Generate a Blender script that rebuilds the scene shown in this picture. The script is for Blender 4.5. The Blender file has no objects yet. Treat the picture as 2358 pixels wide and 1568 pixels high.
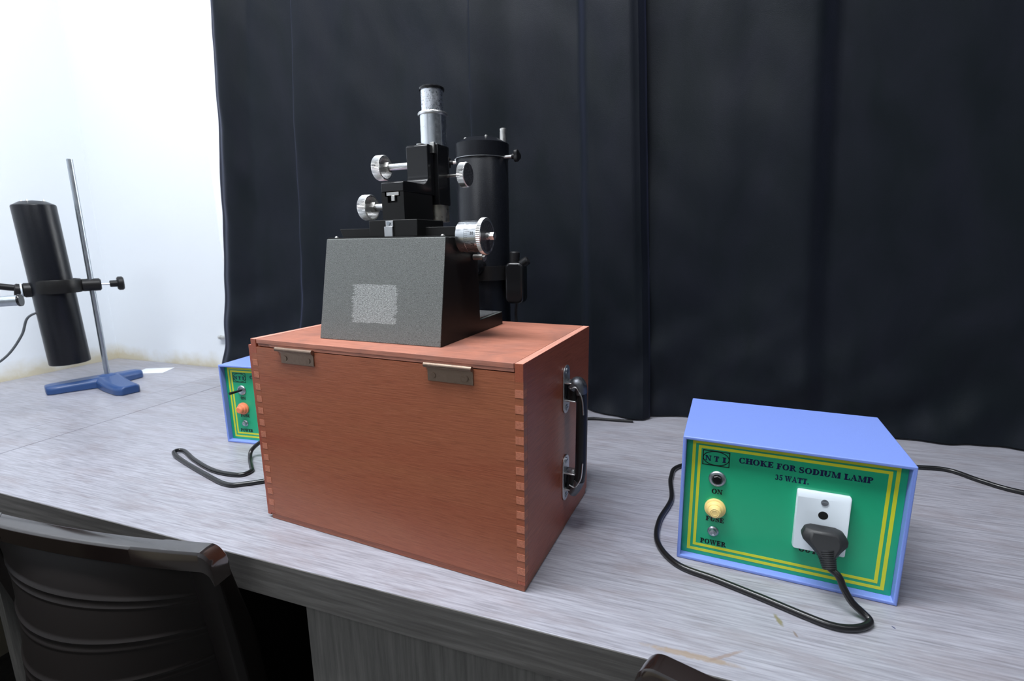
import bpy, bmesh, math, random
from mathutils import Vector, Matrix, noise
random.seed(4)
sc = bpy.context.scene
C = sc.collection
PI = math.pi
T = 0.75                      # height of the worktop above the floor; many heights below are given above the worktop

# ------------------------------------------------------------------ camera
F_PX, PITCH, ROLL, YAW, CAM_H = 1142.22, 0.1950, -0.01369, -0.3442, 0.35098
def cam_matrix():
    cy, sy, cp, sp = math.cos(YAW), math.sin(YAW), math.cos(PITCH), math.sin(PITCH)
    fwd = Vector((sy*cp, cy*cp, -sp)); right = Vector((cy, -sy, 0)); up = right.cross(fwd)
    r = math.cos(ROLL)*right + math.sin(ROLL)*up
    u = -math.sin(ROLL)*right + math.cos(ROLL)*up
    m = Matrix(((r.x, u.x, -fwd.x, 0), (r.y, u.y, -fwd.y, 0), (r.z, u.z, -fwd.z, 0), (0, 0, 0, 1)))
    return Matrix.Translation((0, 0, T+CAM_H)) @ m
cd = bpy.data.cameras.new('camera'); cam = bpy.data.objects.new('camera', cd); C.objects.link(cam)
cd.sensor_width = 36; cd.lens = F_PX*36/2358; cd.clip_start = 0.02; cd.clip_end = 50
cam.matrix_world = cam_matrix(); sc.camera = cam
cd.dof.use_dof = True; cd.dof.focus_distance = 0.60; cd.dof.aperture_fstop = 10

# ------------------------------------------------------------------ world, lights, exposure
w = bpy.data.worlds.new('room_air'); sc.world = w; w.use_nodes = True
bg = w.node_tree.nodes['Background']; bg.inputs[0].default_value = (0.80, 0.88, 1.0, 1); bg.inputs[1].default_value = 0.05
def area(name, loc, target, sx, sy, power, col=(1, 1, 1), spread=PI):
    l = bpy.data.lights.new(name, 'AREA'); l.shape = 'RECTANGLE'; l.size = sx; l.size_y = sy
    l.energy = power; l.color = col; l.spread = spread
    o = bpy.data.objects.new(name, l); C.objects.link(o); o.location = loc
    o.rotation_euler = (Vector(target)-Vector(loc)).to_track_quat('-Z', 'Y').to_euler(); return o
area('ceiling_light', (-0.60, 0.12, 2.66), (-0.60, 0.12, 0), 1.3, 0.3, 47, (0.93, 0.96, 1.0))
area('ceiling_light', (-0.75, -1.5, 2.66), (-0.75, -1.5, 0), 1.2, 0.6, 16, (0.93, 0.96, 1.0))
area('ceiling_light', (0.95, 0.05, 2.66), (0.95, 0.05, 0), 1.2, 0.25, 5.5, (0.93, 0.96, 1.0))
area('daylight', (-0.85, 1.42, T+0.8), (-1.3, 1.12, T+0.5), 0.5, 1.4, 16, (0.95, 0.98, 1.0))
sc.view_settings.view_transform = 'Standard'; sc.view_settings.look = 'None'
sc.view_settings.gamma = 1; sc.view_settings.use_curve_mapping = False
sc.view_settings.exposure = 0.3

# ------------------------------------------------------------------ helpers: naming
def tag(o, label, cat, group=None, kind=None):
    o['label'] = label; o['category'] = cat
    if group: o['group'] = group
    if kind: o['kind'] = kind
    return o
def thing(name, label, cat, loc=(0, 0, 0), rz=0, group=None):
    o = bpy.data.objects.new(name, None); C.objects.link(o); o.empty_display_size = 0.02
    o.location = loc; o.rotation_euler = (0, 0, rz); return tag(o, label, cat, group)
def obj(name, bm, mat, parent=None, smooth=True, label=None, bev=0, seg=2):
    me = bpy.data.meshes.new(name)
    bmesh.ops.recalc_face_normals(bm, faces=bm.faces[:])
    bm.to_mesh(me); bm.free()
    o = bpy.data.objects.new(name, me); C.objects.link(o)
    for m in (mat if isinstance(mat, (list, tuple)) else [mat]): me.materials.append(m)
    if parent: o.parent = parent
    if bev:
        b = o.modifiers.new('edge', 'BEVEL'); b.width = bev; b.segments = seg; b.limit_method = 'ANGLE'; b.angle_limit = math.radians(35)
    if smooth:
        for p in me.polygons: p.use_smooth = True
        try:
            me.set_sharp_from_angle(angle=math.radians(35))
        except Exception: pass
    if label: o['label'] = label
    return o
def struct(name, bm, mat, **k):
    o = obj(name, bm, mat, smooth=False, **k); o['kind'] = 'structure'; return o

# ------------------------------------------------------------------ helpers: shapes
def BM(): return bmesh.new()
def box(bm, x0, x1, y0, y1, z0, z1, mi=0, M=None):
    v = [bm.verts.new(Vector(c)) for c in ((x0,y0,z0),(x1,y0,z0),(x1,y1,z0),(x0,y1,z0),(x0,y0,z1),(x1,y0,z1),(x1,y1,z1),(x0,y1,z1))]
    if M:
        for q in v: q.co = M @ q.co
    for f in ((0,3,2,1),(4,5,6,7),(0,1,5,4),(1,2,6,5),(2,3,7,6),(3,0,4,7)):
        bm.faces.new([v[i] for i in f]).material_index = mi
    return bm
def bx(*a, **k): return box(BM(), *a, **k)
def axm(o, d):
    d = Vector(d).normalized(); return Matrix.Translation(Vector(o)) @ d.to_track_quat('Z', 'Y').to_matrix().to_4x4()
def lathe(bm, prof, o=(0,0,0), d=(0,0,1), n=48, mi=0, knurl=None):
    """prof: (r, h) along axis d from o. knurl=(h0,h1,depth,count)"""
    M = axm(o, d); rings = []
    for r, h in prof:
        if r < 1e-6: rings.append([bm.verts.new(M @ Vector((0, 0, h)))]); continue
        R = []
        for i in range(n):
            rr = r
            if knurl and knurl[0]-1e-6 <= h <= knurl[1]+1e-6 and r > knurl[3] and i % 2: rr = r-knurl[2]
            a = 2*PI*i/n; R.append(bm.verts.new(M @ Vector((rr*math.cos(a), rr*math.sin(a), h))))
        rings.append(R)
    for A, B in zip(rings, rings[1:]):
        if len(A) == 1 and len(B) == 1: continue
        for i in range(n):
            j = (i+1) % n
            if len(A) == 1: f = bm.faces.new((A[0], B[j], B[i]))
            elif len(B) == 1: f = bm.faces.new((A[i], A[j], B[0]))
            else: f = bm.faces.new((A[i], A[j], B[j], B[i]))
            f.material_index = mi
    return bm
def cyl(bm, p0, p1, r, n=24, mi=0, r1=None, ch=0):
    d = Vector(p1)-Vector(p0); L = d.length; r1 = r if r1 is None else r1
    pr = [(0, 0), (r-ch, 0), (r, ch), (r1, L-ch), (r1-ch, L), (0, L)] if ch else [(0, 0), (r, 0), (r1, L), (0, L)]
    return lathe(bm, pr, p0, d, n, mi)
def prism(bm, pts, h0, h1, M=None, mi=0):
    """pts in the local xy-plane, extruded along local z h0..h1"""
    M = M or Matrix.Identity(4)
    a = [bm.verts.new(M @ Vector((x, y, h0))) for x, y in pts]; b = [bm.verts.new(M @ Vector((x, y, h1))) for x, y in pts]
    n = len(pts); fs = [bm.faces.new(a[::-1]), bm.faces.new(b)]
    for i in range(n): fs.append(bm.faces.new((a[i], a[(i+1) % n], b[(i+1) % n], b[i])))
    for f in fs: f.material_index = mi
    return bm
XZ = Matrix(((1,0,0,0),(0,0,-1,0),(0,1,0,0),(0,0,0,1)))      # local (x,y,z)->(x,-z,y): drawing on a front face
YZ = Matrix(((0,0,1,0),(1,0,0,0),(0,1,0,0),(0,0,0,1)))       # local (x,y,z)->(z,x,y): drawing on a side, extruded along +x
def rrect(x0, x1, y0, y1, r, n=5):
    P = []
    for cx, cy, a0 in ((x1-r, y1-r, 0), (x0+r, y1-r, PI/2), (x0+r, y0+r, PI), (x1-r, y0+r, 1.5*PI)):
        for i in range(n+1):
            a = a0+PI/2*i/n; P.append((cx+r*math.cos(a), cy+r*math.sin(a)))
    return P
def spline(P, k=8):
    P = [Vector(p) for p in P]; Q = [P[0]*2-P[1]]+P+[P[-1]*2-P[-2]]; out = []
    for i in range(1, len(Q)-2):
        a, b, c, d = Q[i-1:i+3]
        for j in range(k):
            t = j/k; out.append(0.5*((2*b)+(c-a)*t+(2*a-5*b+4*c-d)*t*t+(3*b-a-3*c+d)*t**3))
    out.append(P[-1]); return out
def tube(bm, P, r, n=12, mi=0, k=8, smooth=True, flat=None):
    S = spline(P, k) if smooth else [Vector(p) for p in P]
    rings = []; up = None
    for i, p in enumerate(S):
        t = (S[min(i+1, len(S)-1)]-S[max(i-1, 0)]).normalized()
        if up is None: up = Vector((0, 0, 1)) if abs(t.z) < .9 else Vector((1, 0, 0))
        side = t.cross(up).normalized(); up = side.cross(t).normalized()
        rr = r(i/(len(S)-1)) if callable(r) else r
        rings.append([bm.verts.new(p+rr*(math.cos(2*PI*j/n)*side+math.sin(2*PI*j/n)*up)) for j in range(n)])
    for A, B in zip(rings, rings[1:]):
        for j in range(n): bm.faces.new((A[j], A[(j+1) % n], B[(j+1) % n], B[j])).material_index = mi
    bm.faces.new(rings[0][::-1]); bm.faces.new(rings[-1]); return bm
def hexn(r): return [(r*math.cos(PI/3*i), r*math.sin(PI/3*i)) for i in range(6)]

# ------------------------------------------------------------------ materials
def srgb(r, g, b):
    f = lambda c: (c/255/12.92) if c/255 <= .04045 else ((c/255+.055)/1.055)**2.4
    return (f(r), f(g), f(b), 1)
def mat(name, col, rough=.5, metal=0, **k):
    m = bpy.data.materials.new(name); m.use_nodes = True
    b = m.node_tree.nodes['Principled BSDF']
    b.inputs['Base Color'].default_value = col if len(col) == 4 else (*col, 1)
    b.inputs['Roughness'].default_value = rough; b.inputs['Metallic'].default_value = metal
    for a, v in k.items(): b.inputs[a.replace('_', ' ')].default_value = v
    return m
class N:
    def __init__(s, m): s.t = m.node_tree; s.b = s.t.nodes['Principled BSDF']
    def add(s, kind, **k):
        n = s.t.nodes.new(kind)
        for a, v in k.items():
            if hasattr(n, a) and a not in ('Scale',): setattr(n, a, v)
            else: n.inputs[a].default_value = v
        return n
    def l(s, a, b): s.t.links.new(a, b)
    def coords(s, scale=(1, 1, 1), src='Object'):
        tc = s.add('ShaderNodeTexCoord'); mp = s.add('ShaderNodeMapping'); mp.inputs['Scale'].default_value = scale
        s.l(tc.outputs[src], mp.inputs[0]); return mp.outputs[0]
    def noise(s, vec, scale, detail=4, rough=.5, dist=0):
        n = s.add('ShaderNodeTexNoise'); n.inputs['Scale'].default_value = scale; n.inputs['Detail'].default_value = detail
        n.inputs['Roughness'].default_value = rough; n.inputs['Distortion'].default_value = dist; s.l(vec, n.inputs['Vector']); return n.outputs[0]
    def ramp(s, fac, stops):
        r = s.add('ShaderNodeValToRGB'); e = r.color_ramp.elements
        while len(e) < len(stops): e.new(.5)
        for i, (p, c) in enumerate(stops): e[i].position = p; e[i].color = c if len(c) == 4 else (*c, 1)
        s.l(fac, r.inputs[0]); return r.outputs[0]
    def mix(s, fac, a, b, mode='MIX'):
        m = s.add('ShaderNodeMix'); m.data_type = 'RGBA'; m.blend_type = mode
        for sock, v in ((0, fac), (6, a), (7, b)):
            if hasattr(v, 'is_output'): s.l(v, m.inputs[sock])
            else: m.inputs[sock].default_value = v
        return m.outputs[2]
    def bump(s, h, strength=.3, dist=.001):
        b = s.add('ShaderNodeBump'); b.inputs['Strength'].default_value = strength; b.inputs['Distance'].default_value = dist
        s.l(h, b.inputs['Height']); s.l(b.outputs[0], s.b.inputs['Normal'])
    def math(s, op, a, b=None):
        m = s.add('ShaderNodeMath'); m.operation = op
        for i, v in ((0, a), (1, b)):
            if v is None: continue
            if hasattr(v, 'is_output'): s.l(v, m.inputs[i])
            else: m.inputs[i].default_value = v
        return m.outputs[0]
    def col(s, c): s.l(c, s.b.inputs['Base Color'])
    def rough(s, c): s.l(c, s.b.inputs['Roughness'])

def grain_mat(name, dark, mid, light, axis='x', rough=.4, fine=1.0, bump=.12, warm=False):
    m = mat(name, mid, rough); n = N(m)
    st = {'x': (3, 62, 62), 'y': (62, 3, 62), 'z': (62, 62, 3)}[axis]
    lo = {'x': (.9, 6, 6), 'y': (6, .9, 6), 'z': (6, 6, .9)}[axis]
    v1 = n.coords(tuple(a*fine for a in st)); v2 = n.coords(lo)
    a = n.noise(v1, 4.0, 6, .62); b = n.noise(v2, 2.2, 5, .55, .8)
    c1 = n.ramp(a, [(.30, dark), (.5, mid), (.72, light)])
    c2 = n.ramp(b, [(.32, tuple(x*.86 for x in mid[:3]) if not warm else (mid[0]*.90, mid[1]*.70, mid[2]*.72)), (.52, mid), (.7, tuple(min(1, x*1.08) for x in mid[:3]) if not warm else (mid[0]*1.03, mid[1]*1.12, mid[2]*1.0))])
    n.col(n.mix(.6 if warm else .45, c1, c2)); n.bump(a, bump, .0006)
    return m
def metal(name, col, rough, wear=0, bumpy=0):
    m = mat(name, col, rough, 1.0); n = N(m)
    v = n.coords(); a = n.noise(v, 220, 4, .6)
    if wear: n.col(n.ramp(a, [(.42, tuple(c*.35 for c in col[:3])), (.52, col)]))
    n.rough(n.ramp(a, [(.3, (rough*.8,)*3), (.7, (min(1, rough*1.5),)*3)]))
    if bumpy: n.bump(a, bumpy, .0003)
    return m
def speckle(name, col, rough=.4, amp=.3, scale=900, bump=.5):
    m = mat(name, col, rough); n = N(m); a = n.noise(n.coords(), scale, 3, .6)
    n.col(n.ramp(a, [(.32, tuple(c*(1-amp) for c in col[:3])), (.68, tuple(min(1, c*(1+amp)) for c in col[:3]))])); n.bump(a, bump, .0004); return m

M = {}
# white wall, with damp stains just above the table
m = mat('white_wall_paint', srgb(225, 232, 238), .75); n = N(m); v = n.coords((1, 1, 1))
sx = n.add('ShaderNodeSeparateXYZ'); n.l(v, sx.inputs[0])
a = n.noise(v, 9, 5, .6)
h = n.math('ADD', n.math('MULTIPLY', n.math('SUBTRACT', sx.outputs[2], T), 14.0), n.math('MULTIPLY', n.math('SUBTRACT', a, .5), 1.6))
stain = n.ramp(h, [(.0, (.8, .8, .8)), (.35, (.3,)*3), (.7, (0, 0, 0))])
n.col(n.mix(stain, srgb(228, 233, 238), srgb(196, 184, 150)))
n.bump(n.noise(v, 60, 3), .05, .002); M['wall'] = m
M['frame_white'] = mat('painted_reveal', srgb(238, 238, 230), .5)
M['glass'] = mat('window_glass', (1, 1, 1), .02, Transmission_Weight=1.0, IOR=1.45)
M['floor'] = speckle('floor_tile', (.10, .10, .10), .5, .2, 40, .05)
M['ceiling'] = mat('ceiling_paint', (.72, .74, .76), .8)
# laminate
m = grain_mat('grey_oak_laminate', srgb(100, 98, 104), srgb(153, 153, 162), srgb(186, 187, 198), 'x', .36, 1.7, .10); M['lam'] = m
n = N(m); b = n.b; old = b.inputs['Base Color'].links[0].from_socket
v = n.coords((7, 26, 1)); q = n.noise(v, 1.5, 5, .65, .4)
k1 = n.mix(n.ramp(q, [(.50, (0, 0, 0)), (.74, (.55,)*3)]), old, srgb(128, 118, 120))
# two glue stains near the front edge and a scratch
tc = n.add('ShaderNodeTexCoord'); geo = tc.outputs['Object']
def blot(col, cx, cy, rx, ry, ang, tint, amt):
    mp = n.add('ShaderNodeMapping'); mp.vector_type = 'TEXTURE'
    mp.inputs['Location'].default_value = (cx, cy, 0); mp.inputs['Rotation'].default_value = (0, 0, ang); mp.inputs['Scale'].default_value = (rx, ry, 1)
    n.l(geo, mp.inputs[0]); g = n.add('ShaderNodeTexGradient'); g.gradient_type = 'SPHERICAL'
    s = n.add('ShaderNodeVectorMath'); s.operation = 'MULTIPLY'; s.inputs[1].default_value = (1, 1, 0); n.l(mp.outputs[0], s.inputs[0]); n.l(s.outputs[0], g.inputs[0])
    nz = n.noise(geo, 160, 4, .6)
    f = n.math('MULTIPLY', g.outputs[1], nz)
    return n.mix(n.ramp(f, [(.12, (0, 0, 0)), (.3, (amt,)*3)]), col, tint)
BLOTS = [(.0955, .4645, .012, .004, 1.9, srgb(120, 112, 70), .8), (.107, .4505, .006, .002, 1.9, srgb(116, 100, 84), .7),
         (.018, .3955, .060, .0055, .02, srgb(150, 132, 112), .75), (.046, .4045, .030, .003, .62, srgb(140, 122, 112), .7),
         (.193, .488, .003, .0012, 2.2, srgb(30, 35, 90), .9)]
for cx, cy, rx, ry, an, tint, amt in BLOTS: k1 = blot(k1, cx, cy, rx, ry, an, tint, amt)
n.col(k1)
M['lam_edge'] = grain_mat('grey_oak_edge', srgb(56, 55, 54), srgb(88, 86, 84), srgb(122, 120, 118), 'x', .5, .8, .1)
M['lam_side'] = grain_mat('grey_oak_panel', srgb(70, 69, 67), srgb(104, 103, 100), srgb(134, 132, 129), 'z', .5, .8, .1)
# mahogany box
M['wood_front'] = grain_mat('mahogany_front', srgb(96, 54, 36), srgb(152, 88, 62), srgb(174, 108, 80), 'x', .36, 3.0, .3, True)
M['wood_side'] = grain_mat('mahogany_side', srgb(92, 42, 30), srgb(156, 82, 60), srgb(178, 104, 80), 'y', .36, 3.0, .3, True)
M['wood_lid'] = grain_mat('worn_mahogany_lid', srgb(128, 76, 62), srgb(178, 116, 96), srgb(198, 138, 118), 'x', .5, 2.0, .3)
n = N(M['wood_lid']); old = n.b.inputs['Base Color'].links[0].from_socket
dn = n.noise(n.coords((9, 9, 9)), 1.6, 5, .6, .5)
n.col(n.mix(n.ramp(dn, [(.46, (0, 0, 0)), (.68, (.55,)*3)]), old, srgb(132, 96, 88)))
M['wood_end'] = grain_mat('mahogany_end_grain', srgb(130, 74, 56), srgb(182, 112, 86), srgb(198, 134, 108), 'y', .55, 2.0, .2)
M['wood_edge'] = grain_mat('bare_mahogany_edge', srgb(168, 112, 96), srgb(208, 148, 130), srgb(222, 168, 150), 'y', .55, 2.0, .2)
M['bronze'] = metal('tarnished_brass', (.30, .22, .17), .42, 0, .4)
M['zinc'] = metal('dull_zinc', (.60, .61, .62), .34, 0, .3)
M['chrome'] = metal('worn_chrome', (.88, .91, .97), .27, 0, .5); n = N(M['chrome'])
a = n.noise(n.coords((1, 1, .6)), 620, 3, .7); n.col(n.ramp(a, [(.36, (.10, .11, .13)), (.42, (.88, .91, .97))]))
M['chrome_clean'] = metal('satin_chrome', (.82, .85, .88), .2)
M['steel'] = metal('turned_steel', (.66, .65, .62), .3)
M['steel_white'] = metal('bright_knurl', (.86, .86, .86), .3)
M['rod'] = metal('steel_rod', (.42, .46, .50), .35)
M['dark_metal'] = metal('dark_worn_metal', (.16, .17, .19), .42)
M['gold'] = metal('pitted_tube', (.62, .58, .48), .32, 0, .8)
M['black_gloss'] = mat('black_enamel', (.008, .008, .009), .18)
M['black_satin'] = mat('black_satin_paint', (.012, .012, .012), .40, Specular_IOR_Level=.22)
M['black_hammer'] = speckle('black_crackle_paint', (.006, .007, .010), .33, .3, 500, .35); M['black_hammer'].node_tree.nodes['Principled BSDF'].inputs['Specular IOR Level'].default_value = .3
M['rubber'] = mat('black_rubber', (.010, .010, .011), .45, Specular_IOR_Level=.3)
M['plug'] = mat('dark_grey_plug_plastic', (.017, .018, .020), .5)
M['cable'] = mat('black_cable_sheath', (.010, .010, .011), .28)
M['grey_cable'] = mat('grey_cable_sheath', (.07, .08, .09), .5)
M['leather'] = mat('black_handle_plastic', (.010, .010, .011), .38, Specular_IOR_Level=.3)
M['dial_black'] = speckle('worn_black_dial', (.05, .053, .06), .45, .8, 500, .2)
# grey hammer finish with the bare patch where a plate was
m = speckle('grey_textured_paint', srgb(97, 100, 98)[:3], .42, .5, 1300, .9); n = N(m)
old = n.b.inputs['Base Color'].links[0].from_socket
v = n.coords(); s = n.add('ShaderNodeSeparateXYZ'); n.l(v, s.inputs[0])
nz = n.noise(n.coords((35, 1, 160)), 3, 4, .7)
def ramp_in(c, lo, hi, soft):
    a = n.math('MULTIPLY', n.math('SUBTRACT', c, lo), 1/soft); b = n.math('MULTIPLY', n.math('SUBTRACT', hi, c), 1/soft)
    return n.math('MINIMUM', a, b)
ux = n.math('ADD', s.outputs[0], n.math('MULTIPLY', n.math('SUBTRACT', nz, .5), .030))
uz = n.math('ADD', s.outputs[2], n.math('MULTIPLY', n.math('SUBTRACT', nz, .5), .004))
inside = n.math('MINIMUM', ramp_in(ux, -.121, -.0605, .0006), ramp_in(uz, .0215, .0655, .0006))
inside = n.math('MINIMUM', inside, n.math('MULTIPLY', n.math('SUBTRACT', .012, s.outputs[1]), 400)) if False else inside
face = n.math('MULTIPLY', n.math('SUBTRACT', .020, s.outputs[1]), 500)
inside = n.math('MAXIMUM', n.math('MINIMUM', n.math('MINIMUM', inside, face), 1.0), 0.0)
v2 = n.noise(n.coords((260, 1, 420)), 1.6, 5, .75)
holes = n.ramp(v2, [(.38, (0, 0, 0)), (.48, (.9,)*3)])
fac = n.math('MULTIPLY', inside, holes)
patch = n.ramp(n.noise(n.coords((300, 1, 700)), 2, 5, .7), [(.34, srgb(84, 86, 84)), (.5, srgb(136, 139, 138)), (.66, srgb(210, 214, 212))])
n.col(n.mix(fac, old, patch)); M['grey_paint'] = m
# choke boxes
M['blue'] = speckle('periwinkle_textured_paint', srgb(122, 146, 220)[:3], .42, .05, 1500, .35)
M['green'] = mat('green_panel_print', srgb(32, 166, 120), .3)
M['yellow'] = mat('yellow_print', srgb(214, 216, 48), .35)
M['navy'] = mat('navy_print', srgb(18, 24, 74), .35)
M['blackprint'] = mat('black_print', srgb(10, 14, 16), .35)
M['white_plastic'] = mat('white_plastic', srgb(222, 232, 240), .3)
M['fuse_yellow'] = mat('cream_fuse_cap', srgb(240, 212, 138), .4)
M['fuse_orange'] = mat('orange_fuse_cap', srgb(240, 140, 100), .4)
M['stand_blue'] = mat('blue_cast_stand', srgb(42, 72, 122), .38)
M['hole'] = mat('socket_hole_black', (.012, .013, .013), .4)
M['paper'] = mat('white_paper', srgb(226, 230, 236), .8)
M['chair'] = mat('dark_brown_plastic', (.012, .008, .0075), .13)
M['chair_top'] = mat('polished_brown_plastic', (.014, .009, .008), .14, IOR=2.1); M['chair_back'] = mat('dark_brown_satin_plastic', (.010, .008, .0075),   .5, Specular_IOR_Level=.18)
# curtain
m = mat('black_blackout_cloth', (.011, .0135, .018), .55, Sheen_Weight=.10, Sheen_Roughness=.4, Specular_IOR_Level=.12); n = N(m)
m.node_tree.nodes['Principled BSDF'].inputs['Sheen Tint'].default_value = (.45, .50, .9, 1)
v = n.coords(); a = n.noise(v, 700, 2); b2 = n.noise(n.coords((3, 1, 1.4)), 4, 4, .6, .6)
n.col(n.ramp(b2, [(.35, (.0058, .0085, .0112)), (.7, (.0092, .0110, .0165))])); n.bump(n.math('ADD', n.math('MULTIPLY', a, .2), b2), .25, .004)
M['curtain'] = m

# ------------------------------------------------------------------ the room
WL, WB = -1.735, 1.05
struct('floor', bx(WL-.1, 3.2, -3.2, WB+.5, -.1, 0), M['floor'])
struct('ceiling', bx(WL-.1, 3.2, -3.2, WB+.1, 2.7, 2.8), M['ceiling'])
struct('wall_front', bx(WL-.1, 3.3, -3.3, -3.2, 0, 2.7), M['wall'])
struct('wall_left', bx(WL-.1, WL, -3.2, WB+.0, 0, 2.7), M['wall'])
bm = BM(); wx = -1.232
box(bm, WL-.1, wx, WB, WB+.22, 0, 2.7); box(bm, wx, 2.0, WB, WB+.22, 0, T+.03)
box(bm, 2.0, 3.2, WB, WB+.22, 0, 2.7); box(bm, wx, 2.0, WB, WB+.22, 2.45, 2.7)
struct('wall_back', bm, M['wall'])
bm = BM()
box(bm, wx, wx+.05, WB+.13, WB+.18, T+.03, 2.45); box(bm, 1.95, 2.0, WB+.13, WB+.18, T+.03, 2.45)
box(bm, wx+.05, 1.95, WB+.13, WB+.18, T+.03, T+.09); box(bm, wx+.05, 1.95, WB+.13, WB+.18, 2.39, 2.45); box(bm, .36, .41, WB+.13, WB+.18, T+.09, 2.39)
wf = struct('window_1', bm, M['frame_white'])
g = obj('pane', bx(wx+.05, 1.95, WB+.150, WB+.156, T+.09, 2.39), M['glass'], wf)

# ------------------------------------------------------------------ tables
Y0 = .3794
tb = thing('lab_table', 'long grey wood-grain laminate lab table under the wooden box and the sodium lamp choke', 'table', (0, 0, 0))
obj('tabletop', bx(-1.1215, 1.9, Y0+.0008, WB-.002, T-.045, T), M['lam'], tb, bev=.0006)
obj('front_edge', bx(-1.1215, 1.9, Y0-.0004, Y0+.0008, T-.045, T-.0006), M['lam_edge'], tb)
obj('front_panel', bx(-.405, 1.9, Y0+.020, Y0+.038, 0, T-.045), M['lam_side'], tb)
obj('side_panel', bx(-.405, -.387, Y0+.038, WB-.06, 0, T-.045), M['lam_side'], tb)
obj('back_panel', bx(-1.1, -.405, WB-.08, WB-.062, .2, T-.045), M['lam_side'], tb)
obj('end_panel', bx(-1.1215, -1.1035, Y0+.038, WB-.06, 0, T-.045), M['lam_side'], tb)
tb2 = thing('lab_table', 'grey laminate table along the white side wall, under the blue-footed retort stand', 'table')
bm = BM(); box(bm, -1.2265, -1.1235, -.6, WB-.002, T-.045, T); box(bm, WL+.001, -1.2275, -.6, WB-.002, T-.045, T)
obj('tabletop', bm, M['lam'], tb2, bev=.0006)
obj('side_panel', bx(-1.16, -1.142, Y0+.06, WB-.06, 0, T-.045), M['lam_side'], tb2)
obj('end_panel', bx(WL+.02, -1.16, -.58, -.562, 0, T-.045), M['lam_side'], tb2)

# ------------------------------------------------------------------ curtains
def lerp(a, b, t): return a+(b-a)*t
def pwl(P, x):
    if x <= P[0][0]: return P[0][1]
    for (a, va), (b, vb) in zip(P, P[1:]):
        if x <= b:
            t = (x-a)/(b-a); t = t*t*(3-2*t); return lerp(va, vb, t)
    return P[-1][1]
def curtain(name, label, xt0, xt1, xb0, xb1, prof, y0, zt=2.55, seed=0, hemfn=None):
    bm = BM(); nx, nz = 260, 150; grid = []
    zb = T+.004
    for j in range(nz+1):
        tz = (j/nz); z = zb+(zt-zb)*tz**1.6; row = []
        k = min(1, (z-zb)/.95)
        for i in range(nx+1):
            s = i/nx; x = lerp(lerp(xb0, xb1, s), lerp(xt0, xt1, s), k)
            y = y0+1.5*pwl(prof, s)*(0.5+.5*k)
            low = max(0, 1-(z-zb)/.30)
            y += .012*noise.noise(Vector((x*5+seed, z*3.0, seed)))
            y += low*.020*noise.noise(Vector((x*9-z*9, z*7+x*3, seed+3)))+low*low*.010*noise.noise(Vector((x*22, z*16, seed+9)))
            y += .0035*noise.noise(Vector((x*16+z*7, z*9, seed+20)))
            if low > 0: y -= low**3*.012
            row.append(bm.verts.new((x, min(y, WB-.006), z)))
        grid.append(row)
    for j in range(nz):
        for i in range(nx): bm.faces.new((grid[j][i], grid[j][i+1], grid[j+1][i+1], grid[j+1][i]))
    o = obj(name, bm, M['curtain']); so = o.modifiers.new('cloth', 'SOLIDIFY'); so.thickness = .0015; so.offset = 1
    return tag(o, label, 'curtain', 'black curtains')
curtain('curtain', 'black blackout curtain panel beside the white wall, behind the microscope', -1.100, -.108, -1.197, -.060,
        [(0, .004), (.035, -.010), (.10, .012), (.215, .020), (.245, -.006), (.36, .006), (.52, .020), (.655, .024), (.672, -.004), (.76, .010), (.875, .016), (.90, -.006), (.975, -.014), (.988, -.008), (1.0, .011)], .992, seed=1)
curtain('curtain', 'wide black curtain panel on the right, behind the blue choke box', -.135, 1.75, -.10, 1.85,
        [(0, .004), (.05, .005), (.10, .000), (.155, -.016), (.178, .010), (.30, .014), (.45, .004), (.6, .014), (.8, 0), (1, .01)], 1.008, seed=7)

# ------------------------------------------------------------------ wooden instrument box
wb = thing('wooden_box', 'reddish-brown mahogany instrument box with finger joints, hinges and a black side handle', 'box', (-.50186, .45268, T), -.0808)
W, D, H, th = .3619, .2260, .2404, .0086
ZL = .2313
def fingers(start):
    out = []; z = .012; k = 0
    while z < .222: out.append((z, z+.0077, k % 2)); z += .0078; k += 1
    return out
FG = fingers(0)
bm = BM(); box(bm, th+.0001, W-th-.0001, 0, th, .008, ZL-.0006)
for z0, z1, k in FG:
    if k == 0:
        box(bm, W-th, W, 0, th-.0002, z0, z1); box(bm, 0, th, 0, th-.0002, z0, z1)
obj('front_panel', bm, M['wood_front'], wb, smooth=False)
for sgn, x0, x1 in ((1, W-th, W), (-1, 0, th)):
    bm = BM(); box(bm, x0, x1, th, D-th if False else D, .008, H); box(bm, x0, x1, 0, th-.0001, .2222, H); box(bm, x0, x1, 0, th-.0001, .008, .0118)
    bm.normal_update()
    for f in bm.faces:
        if abs(f.normal.z) > .9 and f.calc_center_median().z > H-.001: f.material_index = 1
    obj('side_panel', bm, [M['wood_side'], M['wood_edge']], wb, smooth=False, bev=.0004)
    bm = BM()
    for z0, z1, k in FG:
        if k: box(bm, x0, x1, -.0003, th, z0, z1)
    obj('finger_joint', bm, M['wood_end'], wb, smooth=False, label='lighter end-grain finger joint')
obj('back_panel', bx(th, W-th, D-th, D, .008, ZL), M['wood_front'], wb, smooth=False)
obj('base', bx(.001, W-.001, .001, D-.001, 0, .0079), M['wood_front'], wb, smooth=False, bev=.001)
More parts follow.
